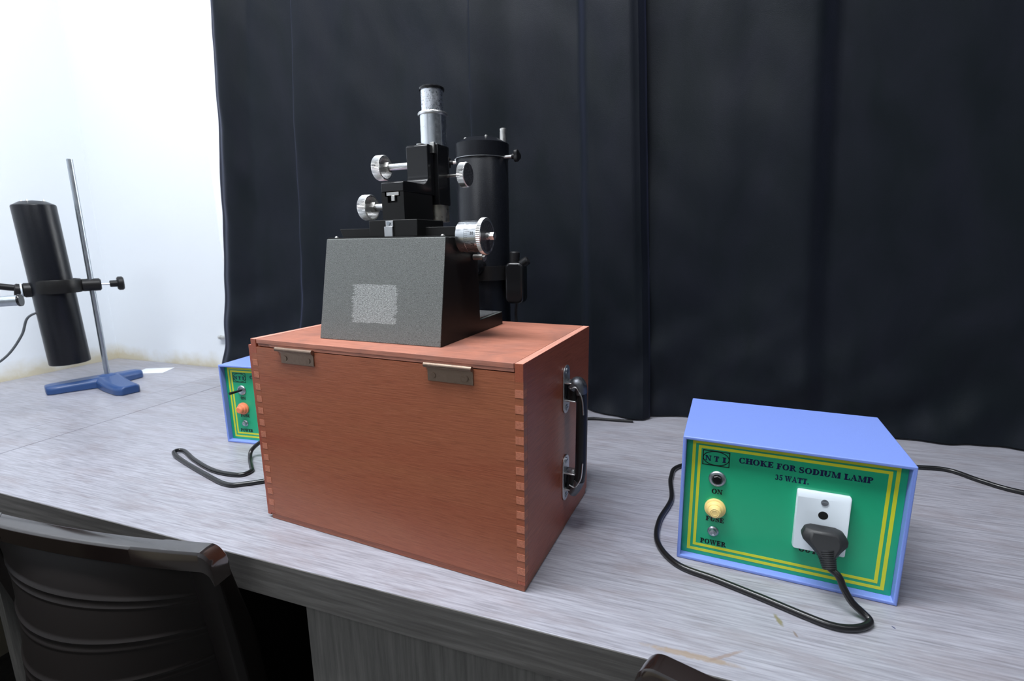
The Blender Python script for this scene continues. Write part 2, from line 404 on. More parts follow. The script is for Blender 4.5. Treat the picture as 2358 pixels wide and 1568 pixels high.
# lid: ply board with layered edge, chipped at its left corner
bm = BM()
prism(bm, [(.0103, -.0004), (.352, -.0004), (.3531, .0008), (.3531, D-.001), (.0103, D-.001)], ZL+.0038, H+.0001)
prism(bm, [(.0108, .0012), (.030, .0012), (.034, .0001), (.0475, .0001), (.0475, .0001), (.3526, .0001), (.3526, D-.001), (.0108, D-.001)], ZL+.0004, ZL+.0037)
obj('lid', bm, M['wood_lid'], wb, smooth=False, bev=.0004)
# left door board, standing a little proud of the box side
obj('door_board', bx(-.0062, -.0002, .0010, D-.004, .0045, .2322), M['wood_side'], wb, smooth=False, bev=.0005)
def hinge(x0, x1, b0, b1):
    bm = BM(); box(bm, x0, x1, -.0012, -.0001, .2143, .2275)
    h = obj('hinge', bm, M['bronze'], wb, bev=.0003)
    bm = BM(); cyl(bm, (b0, -.0028, .2312), (b1, -.0028, .2312), .0027, 16); box(bm, x0, x1, -.0022, 0, .2270, .2300)
    obj('hinge_barrel', bm, M['bronze'], h)
    for xx in (x0+.0065, x1-.0085):
        bm = BM(); cyl(bm, (xx, -.0012, .2205), (xx, -.0018, .2205), .0032, 16); box(bm, xx-.0026, xx+.0026, -.0020, -.0017, .2203, .2207)
        obj('screw', bm, M['bronze'], h)
hinge(.0505, .1020, .0450, .1030); hinge(.2565, .3093, .2541, .3090)
# handle
hd = obj('handle', None or tube(BM(), [(W+.009, .127, .184), (W+.0140, .127, .191), (W+.0185, .127, .186), (W+.0200, .127, .165), (W+.0200, .127, .125), (W+.0195, .127, .085), (W+.0175, .127, .066), (W+.0135, .127, .058), (W+.0095, .127, .053)],
         lambda t: .0054+.0012*math.sin(PI*t), 14, k=6), M['leather'], wb)
for pp, rr_ in (([(W+.0090, .127, .1838), (W+.0140, .127, .1905), (W+.0182, .127, .1862), (W+.0195, .127, .1780)], .0069), ([(W+.0180, .127, .070), (W+.0160, .127, .0635), (W+.0130, .127, .0575), (W+.0095, .127, .0530)], .0069)):
    ge = obj('grip_end', tube(BM(), pp, rr_, 14, k=6), M['dark_metal'], hd, label='dark metal end of the grip')
    ge.data.transform(Matrix.Translation((0, .127, 0)) @ Matrix.Diagonal((1, 1.5, 1, 1)) @ Matrix.Translation((0, -.127, 0)))
hd.data.transform(Matrix.Translation((0, .127, 0)) @ Matrix.Diagonal((1, 1.45, 1, 1)) @ Matrix.Translation((0, -.127, 0)))
for zc, s in ((.181, 1), (.069, -1)):
    P = [(y+.127, z+zc) for y, z in rrect(-.0115, .0115, -.0292, .0292, .0112, 8)]
    bm = prism(BM(), P, W+.0001, W+.0016, YZ)
    pl = obj('handle_plate', bm, M['zinc'], wb, bev=.0005)
    for dz in (-.0225, .0225):
        bm = BM(); cyl(bm, (W+.0016, .127, zc+dz), (W+.0024, .127, zc+dz), .0036, 16); box(bm, W+.0024, W+.0027, .1238, .1302, zc+dz-.0004, zc+dz+.0004)
        obj('screw', bm, M['rod'], pl)
    bm = BM()
    for dz in (-.0125, .0085): box(bm, W+.0016, W+.0150, .118, .136, zc+dz, zc+dz+.0016)
    cyl(bm, (W+.0105, .127, zc-.0145), (W+.0105, .127, zc+.0125), .0028, 14)
    obj('bracket', bm, M['zinc'], pl, bev=.0004)
    bm = BM(); cyl(bm, (W+.0100, .127, zc-.0108), (W+.0100, .127, zc+.0083), .0080, 20)
    obj('pivot_block', bm, M['leather'], pl)
    # metal strip over the root of the grip
    bm = BM(); zz = zc+s*.006
    P = [(W+.005, zz-s*.002), (W+.011, zz), (W+.0150, zz-s*.004), (W+.0195, zz-s*.014), (W+.0212, zz-s*.032)]
    tube(bm, [(x+.0035, .127-.0095, z) for x, z in P], .0009, 6)
    obj('grip_trim', bm, M['zinc'], hd)

# ------------------------------------------------------------------ travelling microscope
ms = thing('travelling_microscope', 'black and grey travelling microscope with a chrome eyepiece tube, standing on the wooden box', 'microscope', (-.24932, .46735, T+.24055), -.05)
MW = .1674; MH = .1175
def body_x(z, s): return (-MW+.002*z/MH) if s < 0 else (-.002*z/MH)
bm = BM(); prof = [(0, 0), (.168, 0), (.168, .0172), (.099, .0160), (.099, MH), (.023, MH)]
a = [bm.verts.new((body_x(z, -1), y, z)) for y, z in prof]; b = [bm.verts.new((body_x(z, 1), y, z)) for y, z in prof]
bm.faces.new(a); bm.faces.new(b[::-1])
for i in range(6): bm.faces.new((a[i], b[i], b[(i+1) % 6], a[(i+1) % 6]))
for f in bm.faces:
    f.normal_update()
    if abs(f.normal.x) > .9: f.material_index = 1
obj('base', bm, [M['grey_paint'], M['black_satin']], ms, bev=.0009, label='grey textured base with a bare metal patch on its front')
obj('foot_plate', bx(-MW+.006, -.004, .102, .166, .0171, .0180), M['zinc'], ms)
obj('top_plate', bx(-MW+.003, -.003, .0245, .098, MH+.0001, MH+.0012), M['black_satin'], ms, bev=.0003)
for x in (-MW+.012, -.009):
    bm = BM(); lathe(bm, [(.0022, 0), (.0022, .0006), (.0014, .0016), (0, .0019)], (x, .029, MH+.0012), n=14); obj('screw', bm, M['steel'], ms)
bm = BM(); prism(bm, [(-MW+.004, .1190), (.0000, .1190), (.0006, .1290), (-MW-.0005, .1295)], -.082, -.050, XZ)
obj('slide_rail', bm, M['black_satin'], ms, bev=.0005)
obj('carriage', bx(-.1098, -.0436, .033, .0912, .1188, .1378), M['black_satin'], ms, bev=.0008)
bm = BM(); box(bm, -.0852, -.0750, .0315, .0330, .1300, .1368); box(bm, -.0872, -.0758, .0308, .0330, .1190, .1302)
tbp = obj('vernier_tab', bm, M['zinc'], ms, bev=.0003)
bm = BM(); cyl(bm, (-.0808, .0315, .1337), (-.0808, .0306, .1337), .0021, 16); box(bm, -.0826, -.0790, .0303, .0307, .1335, .1339); obj('screw', bm, M['rod'], tbp)
bm = BM()
box(bm, -.0932, -.0630, .038, .100, .1380, .1570); box(bm, -.0932, -.0850, .038, .100, .1570, .1640); box(bm, -.0716, -.0630, .038, .100, .1570, .1640)
box(bm, -.0932, -.0885, .038, .100, .1640, .1690); box(bm, -.0680, -.0630, .038, .100, .1640, .1690)
box(bm, -.0851, -.0715, .042, .100, .1570, .1690)
blk = obj('lower_block', bm, M['black_satin'], ms)
bm = BM(); box(bm, -.0870, -.0700, .0388, .090, .1650, .1690); box(bm, -.0803, -.0757, .0385, .042, .1590, .1650)
obj('dovetail_slide', bm, M['steel'], ms, bev=.0003)
# L-shaped arm: side profile (y, z) with a filleted inner corner
P = [(.038, .1692), (.107, .1692), (.107, .2292), (.0945, .2292), (.0925, .2272), (.0925, .1935)]
for i in range(1, 9):
    t = PI/2*i/8; P.append((.0925-.0125+.0125*math.cos(t), .1935-.0125*math.sin(t)))
P += [(.0405, .1808), (.038, .1792)]
obj('arm', prism(BM(), P, -.0932, -.0628, YZ), M['black_gloss'], ms, bev=.0008)
# holder round the tube
TX, TY = -.0745, .1285
bm = BM(); P = [(-.0945, .1073), (-.0570, .1073)]
for i in range(0, 17):
    t = -.35+ (PI+.7)*i/16; P.append((TX+.0186*math.cos(t), TY+.0186*math.sin(t)))
prism(bm, P, .1585, .2310); obj('tube_holder', bm, M['black_gloss'], ms, bev=.0007)
obj('rack_strip', bx(-.0655, -.0600, .1035, .1072, .2200, .2325), M['steel'], ms, bev=.0003)
bm = BM(); cyl(bm, (-.076, .0995, .2292), (-.076, .0995, .2306), .0052, 20); obj('cap_screw', bm, M['steel'], ms)
bm = BM(); lathe(bm, [(0, .1382), (.0164, .1382), (.0164, .2325)], (TX, TY, 0), n=48); obj('lower_tube', bm, M['gold'], ms)
bm = BM(); lathe(bm, [(0, .2310), (.0166, .2310), (.0166, .2700), (.0150, .2702), (0, .2702)], (TX, TY, 0), n=48); obj('body_tube', bm, M['chrome_clean'], ms)
bm = BM(); lathe(bm, [(.012, .2685), (.0180, .2685), (.0186, .2692), (.0186, .2712), (.0178, .2722), (.012, .2724)], (TX, TY, 0), n=96, knurl=(.2690, .2714, .0006, .017)); obj('knurled_ring', bm, M['steel_white'], ms)
bm = BM(); lathe(bm, [(0, .2722), (.0140, .2722), (.0140, .2986), (.0, .2986)], (TX, TY, 0), n=48); ep = obj('eyepiece', bm, M['chrome'], ms)
bm = BM(); lathe(bm, [(.006, .2984), (.0156, .2984), (.0158, .2990), (.0158, .3010), (.0150, .3020), (.009, .3022), (.006, .3008), (0, .3004)], (TX, TY, 0), n=48)
obj('eye_cap', bm, M['black_gloss'], ep)
def knob_cup(x, y, z, shaft_to, r=.0155, tl=None):
    bm = BM(); lathe(bm, [(0, 0), (r-.001, 0), (r, .0008), (r, .0112), (r-.0006, .0120), (r-.0022, .0120), (r-.0026, .0035), (.0050, .0035), (.0046, .0125), (0, .0125)], (x, y, z), (1, 0, 0), n=112, knurl=(.0007, .0113, .0007, r-.0005))
    k = obj('knob', bm, M['steel_white'], ms)
    bm = prism(BM(), hexn(.0068), .0125, .0190, axm((x, y, z), (1, 0, 0))); obj('hex_nut', bm, M['steel'], k, bev=.0004)
    bm = cyl(BM(), (x+.019, y, z), (shaft_to, y, z), .0041, 20); obj('shaft', bm, M['steel_white'], k)
knob_cup(-.1420, .100, .2065, -.0928); knob_cup(-.1440, .070, .1556, -.0930)
kr = obj('knob', lathe(BM(), [(0, 0), (.0140, 0), (.0152, .0008), (.0152, .0095), (.0142, .0103), (0, .0103)], (-.0400, .135, .1960), (1, 0, 0), n=112, knurl=(.0007, .0096, .0007, .0148)), M['steel_white'], ms)
obj('disc', cyl(BM(), (-.0298, .135, .1960), (-.0294, .135, .1960), .0138, 40), M['dial_black'], kr, label='dark worn disc')
obj('shaft', cyl(BM(), (-.0565, .135, .1960), (-.0400, .135, .1960), .0019, 14), M['steel'], kr)
# micrometer drum
MX, MY, MZ = .0006, .055, .1177
mb = obj('micrometer_drum', lathe(BM(), [(0, 0), (.0168, 0), (.0176, .0010), (.0176, .0112), (.0170, .0114), (.0176, .0117), (.0176, .0270)], (MX, MY, MZ), (1, 0, 0), n=72), M['chrome_clean'], ms)
obj('flange', lathe(BM(), [(.010, .0270), (.0199, .0270), (.0203, .0274), (.0203, .0312), (.0197, .0318), (.0170, .0318)], (MX, MY, MZ), (1, 0, 0), n=120, knurl=(.0273, .0313, .0008, .0198)), M['steel_white'], mb)
obj('dial_face', cyl(BM(), (MX+.0300, MY, MZ), (MX+.0316, MY, MZ), .0186, 48), M['dial_black'], mb, label='speckled black dial face')
bm = BM(); cyl(bm, (MX+.0316, MY, MZ), (MX+.0350, MY, MZ), .0042, 20); cyl(bm, (MX+.0350, MY, MZ), (MX+.0362, MY, MZ), .0030, 20); prism(bm, hexn(.0048), .0362, .0410, axm((MX, MY, MZ), (1, 0, 0)))
obj('hub_nut', bm, M['steel_white'], mb)
bm = BM()
for i in range(50):           # scale ticks and the fixed index line
    a = 2*PI*i/50; L = .0058 if i % 5 == 0 else .0036
    Mx = Matrix.Translation((MX, MY, MZ)) @ Matrix.Rotation(a, 4, 'X')
    box(bm, .0122, .0122+L, -.00011, .00011, .0175, .01768, M=Mx)
obj('scale_marks', bm, M['blackprint'], mb)
def drum_number(txt, ang):
    b_ = text_bm(txt, .0190, .0232, -.0013, .0019, -.0176); Rx = Matrix.Translation((MX, MY, MZ)) @ Matrix.Rotation(ang, 4, 'X')
    for v_ in b_.verts: v_.co = Rx @ v_.co
    obj('scale_number', b_, M['blackprint'], mb, smooth=False)
bm = BM(); cyl(bm, (.0000, .085, .0940), (.0120, .085, .0940), .0036, 20); cyl(bm, (.0120, .085, .0935), (.0150, .085, .0925), .0030, 16, r1=.0042)
obj('lock_screw', bm, M['steel'], ms)

# ------------------------------------------------------------------ lettering: heavy serif capitals drawn as strokes
TK, TN, SF = .29, .085, .095
def g_rect(x0, x1, y0, y1): return [(x0, y0), (x1, y0), (x1, y1), (x0, y1)]
def g_bar(x0, y0, x1, y1, w): return [(x0-w/2, y0), (x0+w/2, y0), (x1+w/2, y1), (x1-w/2, y1)]
def g_stem(x, y0=0, y1=1, w=TK, sf=.10): return [g_rect(x, x+w, y0, y1)] + ([g_rect(x-sf, x+w+sf, y0, y0+SF)] if y0 == 0 else []) + ([g_rect(x-sf, x+w+sf, y1-SF, y1)] if y1 == 1 else [])
def g_arc(cx, cy, rx, ry, tx, ty, a0, a1, n=14):
    out = []
    for i in range(n):
        t0 = math.radians(a0+(a1-a0)*i/n); t1 = math.radians(a0+(a1-a0)*(i+1)/n)
        o = lambda t: (cx+rx*math.cos(t), cy+ry*math.sin(t)); q = lambda t: (cx+(rx-tx)*math.cos(t), cy+(ry-ty)*math.sin(t))
        out.append([q(t0), o(t0), o(t1), q(t1)])
    return out
GL = {
 'A': (1.0, [g_bar(.12, 0, .50, 1, .09), g_bar(.82, 0, .46, 1, .25), g_rect(.24, .72, .28, .36), g_rect(0, .28, 0, SF), g_rect(.60, 1.0, 0, SF)]),
 'C': (.92, g_arc(.48, .5, .46, .52, .22, .07, 42, 318, 18)+[g_rect(.78, .85, .66, 1.0), g_rect(.80, .86, .05, .30)]),
 'D': (1.0, g_stem(.12)+g_arc(.40, .5, .54, .5, .22, .07, -90, 90)+[g_rect(.3, .42, 0, .07), g_rect(.3, .42, .93, 1)]),
 'E': (.88, g_stem(.12)+[g_rect(.3, .80, 0, .08), g_rect(.3, .78, .92, 1), g_rect(.3, .60, .46, .54), g_rect(.74, .82, 0, .30), g_rect(.71, .78, .72, 1), g_rect(.56, .62, .36, .64)]),
 'F': (.82, g_stem(.12)+[g_rect(.3, .76, .92, 1), g_rect(.3, .58, .46, .54), g_rect(.70, .77, .72, 1), g_rect(.54, .60, .36, .64)]),
 'H': (1.06, g_stem(.12)+g_stem(.72)+[g_rect(.3, .75, .46, .55)]),
 'I': (.46, g_stem(.125)),
 'K': (1.05, g_stem(.12)+[g_bar(.36, .38, .80, .97, .10), g_bar(.88, 0, .50, .58, .26), g_rect(.66, 1.0, 1-SF, 1), g_rect(.66, 1.05, 0, SF)]),
 'L': (.88, g_stem(.12)+[g_rect(.3, .82, 0, .08), g_rect(.75, .83, 0, .34)]),
 'M': (1.28, [g_rect(.14, .22, 0, 1), g_rect(.92, .92+TK, 0, 1), g_rect(.02, .34, 0, SF), g_rect(.82, 1.23, 0, SF), g_rect(.02, .30, 1-SF, 1), g_rect(1.0, 1.23, 1-SF, 1), g_bar(.60, 0, .26, 1, .24), g_bar(.60, 0, .96, 1, .09)]),
 'N': (1.0, [g_rect(.12, .20, 0, 1), g_rect(.78, .86, 0, 1), g_bar(.80, 0, .20, 1, .26), g_rect(.0, .32, 0, SF), g_rect(.66, .98, 1-SF, 1), g_rect(0, .25, 1-SF, 1)]),
 'O': (1.04, g_arc(.52, .5, .49, .52, .24, .07, 0, 360, 26)),
 'P': (.88, g_stem(.12)+g_arc(.46, .735, .38, .265, .20, .07, -90, 90)+[g_rect(.3, .48, .47, .54), g_rect(.3, .48, .93, 1)]),
 'R': (1.02, g_stem(.12)+g_arc(.44, .745, .36, .255, .20, .07, -90, 90)+[g_rect(.3, .46, .49, .56), g_rect(.3, .46, .93, 1), g_bar(.86, 0, .54, .52, .25), g_rect(.80, 1.02, 0, SF)]),
 'S': (.80, g_arc(.40, .73, .33, .29, .17, .08, 40, 255, 12)+g_arc(.40, .27, .35, .29, .18, .08, -140, 80, 12)+[g_rect(.62, .68, .70, 1.0), g_rect(.06, .12, .0, .32), [(.12, .68), (.30, .40), (.70, .36), (.52, .62)]]),
 'T': (.94, g_stem(.37, 0, .98)+[g_rect(.04, .90, .92, 1), g_rect(.03, .10, .68, 1), g_rect(.84, .91, .68, 1)]),
 'U': (1.02, [g_rect(.12, .12+TK, .32, 1), g_rect(.80, .87, .32, 1), g_rect(0, .42, 1-SF, 1), g_rect(.67, 1.0, 1-SF, 1)]+g_arc(.495, .36, .375, .38, .19, .08, 180, 360)),
 'W': (1.42, [g_bar(.46, 0, .18, 1, .25), g_bar(.46, 0, .72, 1, .09), g_bar(.98, 0, .72, 1, .25), g_bar(.98, 0, 1.26, 1, .09), g_rect(0, .36, 1-SF, 1), g_rect(.52, .92, 1-SF, 1), g_rect(1.10, 1.40, 1-SF, 1)]),
 '3': (.74, g_arc(.34, .73, .28, .27, .18, .08, -60, 160, 12)+g_arc(.34, .28, .33, .28, .19, .08, -160, 80, 12)),
 '5': (.74, g_arc(.34, .31, .34, .32, .19, .08, -160, 110, 14)+[g_rect(.14, .20, .50, 1), g_rect(.14, .64, .86, 1), [(.14, .5), (.2, .46), (.3, .62), (.2, .62)]]),
 '1': (.6, [g_rect(.22, .36, 0, 1), g_rect(.10, .48, 0, .07), [(.1, .78), (.22, .84), (.22, 1), (.2, 1)]]),
 '0': (.74, g_arc(.36, .5, .32, .5, .16, .07, 0, 360, 20)),
 '2': (.74, g_arc(.36, .70, .30, .30, .16, .08, -30, 165, 12)+[g_bar(.16, .08, .58, .56, .14), g_rect(.06, .68, 0, .12)]),
 '.': (.36, [g_rect(.08, .28, 0, .19)]), ' ': (.42, [])}
def text_bm(s, x0, x1, z0, z1, yf, thick=.0002, bm=None):
    bm = bm or BM(); tot = sum(GL[c][0] for c in s)+.06*(len(s)-1)
    k = (x1-x0)/tot; h = z1-z0; x = x0
    for c in s:
        for P in GL[c][1]:
            mx, mz = sum(p[0] for p in P)/len(P), sum(p[1] for p in P)/len(P); g = .022
            P = [(a+(g if a > mx+1e-4 else -g if a < mx-1e-4 else 0), min(1.02, max(-.02, b+(g if b > mz+1e-4 else -g if b < mz-1e-4 else 0)))) for a, b in P]
            prism(bm, [(x+px*k, z0+pz*h) for px, pz in P], -yf, -yf+thick, XZ)
        x += (GL[c][0]+.06)*k
    return bm
def put_text(s, x0, x1, z0, z1, yf, mat_, parent): return obj('lettering', text_bm(s, x0, x1, z0, z1, yf), mat_, parent, smooth=False)

drum_number('10', -.17); drum_number('20', .52)

# ------------------------------------------------------------------ choke boxes
BW, BD, BH = .2040, .1418, .1449
def choke(name, label, loc, rz, fuse_mat, toggle=False, detail=True):
    t = thing(name, label, 'power supply', loc, rz, 'choke boxes for the sodium lamps'); r, w0 = .0100, .0036
    # folded sheet case open at the front
    bm = BM(); o = rrect(0, BW, 0, BH, .0006, 2)
    outer = g_rect(0, BW, 0, BH); inner = g_rect(w0, BW-w0, w0, BH-w0)
    V = lambda P, y: [bm.verts.new((x, y, z)) for x, z in P]
    a, b, c, d = V(outer, 0), V(inner, 0), V(inner, r+.002), V(outer, BD)
    for i in range(4):
        j = (i+1) % 4
        bm.faces.new((a[i], a[j], b[j], b[i])); bm.faces.new((b[i], b[j], c[j], c[i])); bm.faces.new((a[j], a[i], d[i], d[j]))
    bm.faces.new(d); bm.faces.new(c)
    obj('case', bm, M['blue'], t, bev=.0011, seg=3)
    yf = r-.0006; pn = obj('front_panel', bx(w0+.0002, BW-w0-.0002, yf, r+.0018, w0+.0002, BH-w0-.0002), M['green'], t, smooth=False)
    bm = BM()
    for x0, x1, z0, z1, wd in ((.0098, .1943, .0082, .1386, .0032), (.0158, .1884, .0144, .1336, .0030)):
        for q in ((x0, x1, z1-wd, z1), (x0, x1, z0, z0+wd), (x0, x0+wd, z0+wd, z1-wd), (x1-wd, x1, z0+wd, z1-wd)):
            box(bm, q[0], q[1], yf-.00015, yf, q[2], q[3])
    obj('border', bm, M['yellow'], pn, smooth=False)
    # oval logo in a frame
    bm = BM(); x0, x1, z0, z1 = .0203, .0473, .1120, .1292; lw = .0009
    for q in ((x0, x1, z1-lw, z1), (x0, x1, z0, z0+lw), (x0, x0+lw, z0, z1), (x1-lw, x1, z0, z1)): box(bm, q[0], q[1], yf-.0002, yf, q[2], q[3])
    for P in g_arc((x0+x1)/2, (z0+z1)/2, .0133, .0083, .0009, .0009, 0, 360, 40): prism(bm, P, -yf, -yf+.0002, XZ)
    obj('logo_frame', bm, M['blackprint'], pn, smooth=False)
    bm = BM()
    for ch, xa, xb in (('N', .0231, .0292), ('T', .0315, .0367), ('I', .0401, .0433)): text_bm(ch, xa, xb, .1172, .1230, yf, bm=bm)
    obj('lettering', bm, M['navy'], pn, smooth=False)
    put_text('CHOKE', .0562, .0885, .1196, .1256, yf, M['navy'], pn); put_text('FOR', .0914, .1090, .1192, .1252, yf, M['navy'], pn)
    put_text('SODIUM', .1113, .1473, .1188, .1248, yf, M['navy'], pn); put_text('LAMP', .1502, .1738, .1186, .1246, yf, M['navy'], pn)
    put_text('35', .0908, .0978, .1074, .1130, yf, M['navy'], pn); put_text('WATT.', .0997, .1213, .1074, .1130, yf, M['navy'], pn)
    put_text('ON', .0316, .0425, .0802, .0854, yf, M['blackprint'], pn)
    put_text('FUSE', .0276, .0461, .0470, .0522, yf, M['blackprint'], pn)
    put_text('POWER', .0234, .0498, .0190, .0244, yf, M['blackprint'], pn)
    put_text('OUTPUT', .1185, .1500, .0325, .0385, yf, M['blackprint'], pn)
    # push switch
    cx, cz = .0364, .0979
    bm = lathe(BM(), [(.0088, 0), (.0088, .0012), (.0078, .0024), (.0058, .0028), (.0058, .0012), (.0, .0012)], (cx, yf, cz), (0, -1, 0), n=40)
    sw = obj('switch', bm, M['rod'], t)
    if toggle: obj('toggle_lever', cyl(BM(), (cx, yf-.001, cz), (cx-.004, yf-.024, cz), .0016, 14, r1=.0026), M['rubber'], sw)
    else: obj('switch_button', lathe(BM(), [(.0050, 0), (.0050, .0030), (.0042, .0040), (0, .0042)], (cx, yf-.001, cz), (0, -1, 0), n=8), M['black_gloss'], sw)
    # fuse cap
    fz = .0640
    obj('fuse_cap', lathe(BM(), [(.0104, 0), (.0108, .0008), (.0108, .0034), (.0098, .0040), (.0092, .0040), (.0090, .0068), (.0074, .0082), (.0068, .0082), (.0064, .0118), (.0046, .0132), (.0036, .0129), (.0032, .0133), (.0016, .0129), (0, .0133)], (.0363, yf, fz), (0, -1, 0), n=44), fuse_mat, t)
    obj('indicator_lamp', lathe(BM(), [(.0058, 0), (.0058, .0010), (.0046, .0022), (.0040, .0022), (.0036, .0046), (.0020, .0052), (.0016, .0048), (0, .0050)], (.0358, yf, .0355), (0, -1, 0), n=30), M['rod'], t)
    # socket plate
    yp = yf-.0068; bm = BM(); Mp = XZ
    P0 = rrect(.1116, .1580, .0386, .1022, .0018, 3); P1 = rrect(.1122, .1574, .0392, .1008, .0016, 3)
    A = [bm.verts.new((x, yf, z)) for x, z in P0]; B_ = [bm.verts.new((x, yp+.0024, z)) for x, z in P0]; C_ = [bm.verts.new((x, yp, z if z < .09 else z-.0034)) for x, z in P1]
    nn = len(P0)
    for i in range(nn):
        j = (i+1) % nn; bm.faces.new((A[i], A[j], B_[j], B_[i])); bm.faces.new((B_[i], B_[j], C_[j], C_[i]))
    bm.faces.new(C_)
    so = obj('socket', bm, M['white_plastic'], t)
    bm = BM(); cyl(bm, (.1353, yp+.0001, .0800), (.1353, yp-.0001, .0800), .0043, 28)
    for xx in (.1270, .1436): cyl(bm, (xx, yp+.0001, .0622), (xx, yp-.0001, .0622), .0031, 20)
    obj('socket_hole', bm, M['hole'], so)
    for zz in (.0940, .0430):
        bm = BM(); cyl(bm, (.1354, yp, zz), (.1354, yp-.0006, zz), .0033, 20); box(bm, .1326, .1382, yp-.0009, yp-.0005, zz-.0005, zz+.0005)
        obj('screw', bm, M['rod'], so)
    return t
ck = choke('choke_box', 'blue choke box with green front and cream fuse cap, at right on the table', (.00242, .53422, T), -.06897, M['fuse_yellow'])
ck2 = choke('choke_box', 'blue choke box with orange fuse cap, half hidden behind the wooden box', (-.7815, .6300, T), .095, M['fuse_orange'], toggle=True)

# plug and its lead, in the frame of each choke box
def lead(fr_loc, rz, tail, label, tail_world=True, plug_ok=True):
    t = thing('plug_lead', label, 'cable', fr_loc, rz, 'leads plugged into the choke boxes'); yp = .0026
    # body: flat hexagonal head narrowing downwards to a ribbed neck; drawn on the front and pulled away from the socket
    prof = [  # (z, half width, y centre, half depth)
        (.0715, .0140, -.0070, .0060), (.0700, .0165, -.0080, .0075), (.0640, .0200, -.0095, .0085), (.0600, .0190, -.0110, .0090), (.0540, .0125, -.0140, .0088), (.0500, .0088, -.0170, .0078)]
    xc0 = .1352; bm = BM(); rings = []
    for z, hw, yc, hd in prof:
        sh = (0.0700-z)*.14; rings.append([bm.verts.new((xc0+sh+hw*sx_*(1 if abs(sx_) == 1 else 1), yc+hd*sy_, z)) for sx_, sy_ in ((-1, .5), (-.72, 1), (.72, 1), (1, .5), (1, -.3), (.62, -1), (-.62, -1), (-1, -.3))])
    for A, B_ in zip(rings, rings[1:]):
        for i in range(8): bm.faces.new((A[i], A[(i+1) % 8], B_[(i+1) % 8], B_[i]))
    bm.faces.new(rings[0]); bm.faces.new(rings[-1])
    obj('plug', bm, M['plug'], t, bev=.0010, label='moulded dark grey two-pin plug')
    bm = BM(); ns = [(.1372, -.0160, .0540), (.1392, -.0205, .0455), (.1408, -.0240, .0390)]
    d = Vector(ns[2])-Vector(ns[0]); L = d.length; P = [(0, 0)]
    for i in range(9):
        h = L*i/9; rr = .0086-.0026*(i/9); P += [(rr, h), (rr, h+L/9*.6), (rr-.0007, h+L/9*.62), (rr-.0007, h+L/9*.98)]
    P.append((0, L)); lathe(bm, P, ns[0], d, n=20); obj('strain_relief', bm, M['plug'], t)
    bm = BM()
    for xx in (.127, .1436): cyl(bm, (xx, -.002, .0622), (xx, .0040, .0622), .0020, 12)
    obj('pin', bm, M['steel'], t)
    Mi = (Matrix.Translation(Vector(fr_loc)) @ Matrix.Rotation(rz, 4, 'Z')).inverted()
    pts = [Vector(ns[2])-d*.1] + [Mi @ Vector((x, y, z+T)) for x, y, z in tail]
    obj('cord', tube(BM(), pts, .0033, 14, k=10), M['cable'], t)
    return t
R = .0034
lead((.00242, .53422, T), -.06897, [(.1482, .4972, .0355), (.1528, .4950, .0255), (.1600, .4935, .0140), (.1680, .4910, .0075), (.1728, .4872, .0045), (.1722, .4825, R), (.1660, .4760, R), (.1565, .4706, R), (.1440, .4680, R), (.1290, .4706, R), (.0965, .4830, R), (.0821, .4886, R), (.0428, .5026, R),
     (.0038, .5158, R), (-.0189, .5504, R), (-.0203, .5986, R), (-.0080, .6599, R), (-.0108, .7257, R), (.0040, .7733, R), (.09, .83, R), (.20, .86, R), (.33, .876, R), (.3833, .8809, R), (.4131, .8524, R), (.4495, .8283, R), (.56, .80, R), (.75, .86, R)],
     'black lead plugged into the right choke box, looping on the table in front of it')
lead((-.7815, .6300, T), .095, [(-.640, .606, .040), (-.665, .600, .0285), (-.682, .592, .0130), (-.672, .578, R), (-.648, .558, R), (-.6354, .5456, R), (-.6432, .5292, R), (-.6938, .5286, R), (-.7600, .5480, R), (-.8100, .5680, R+.001), (-.8215, .5625, R+.002), (-.8120, .5520, R+.002),
     (-.7688, .5370, R), (-.6868, .5123, R), (-.6359, .5003, R), (-.6109, .5084, R), (-.575, .540, R), (-.53, .60, R), (-.48, .72, R), (-.36, .76, R)],
     'black lead looping in front of the orange-capped choke box beside the wooden box')

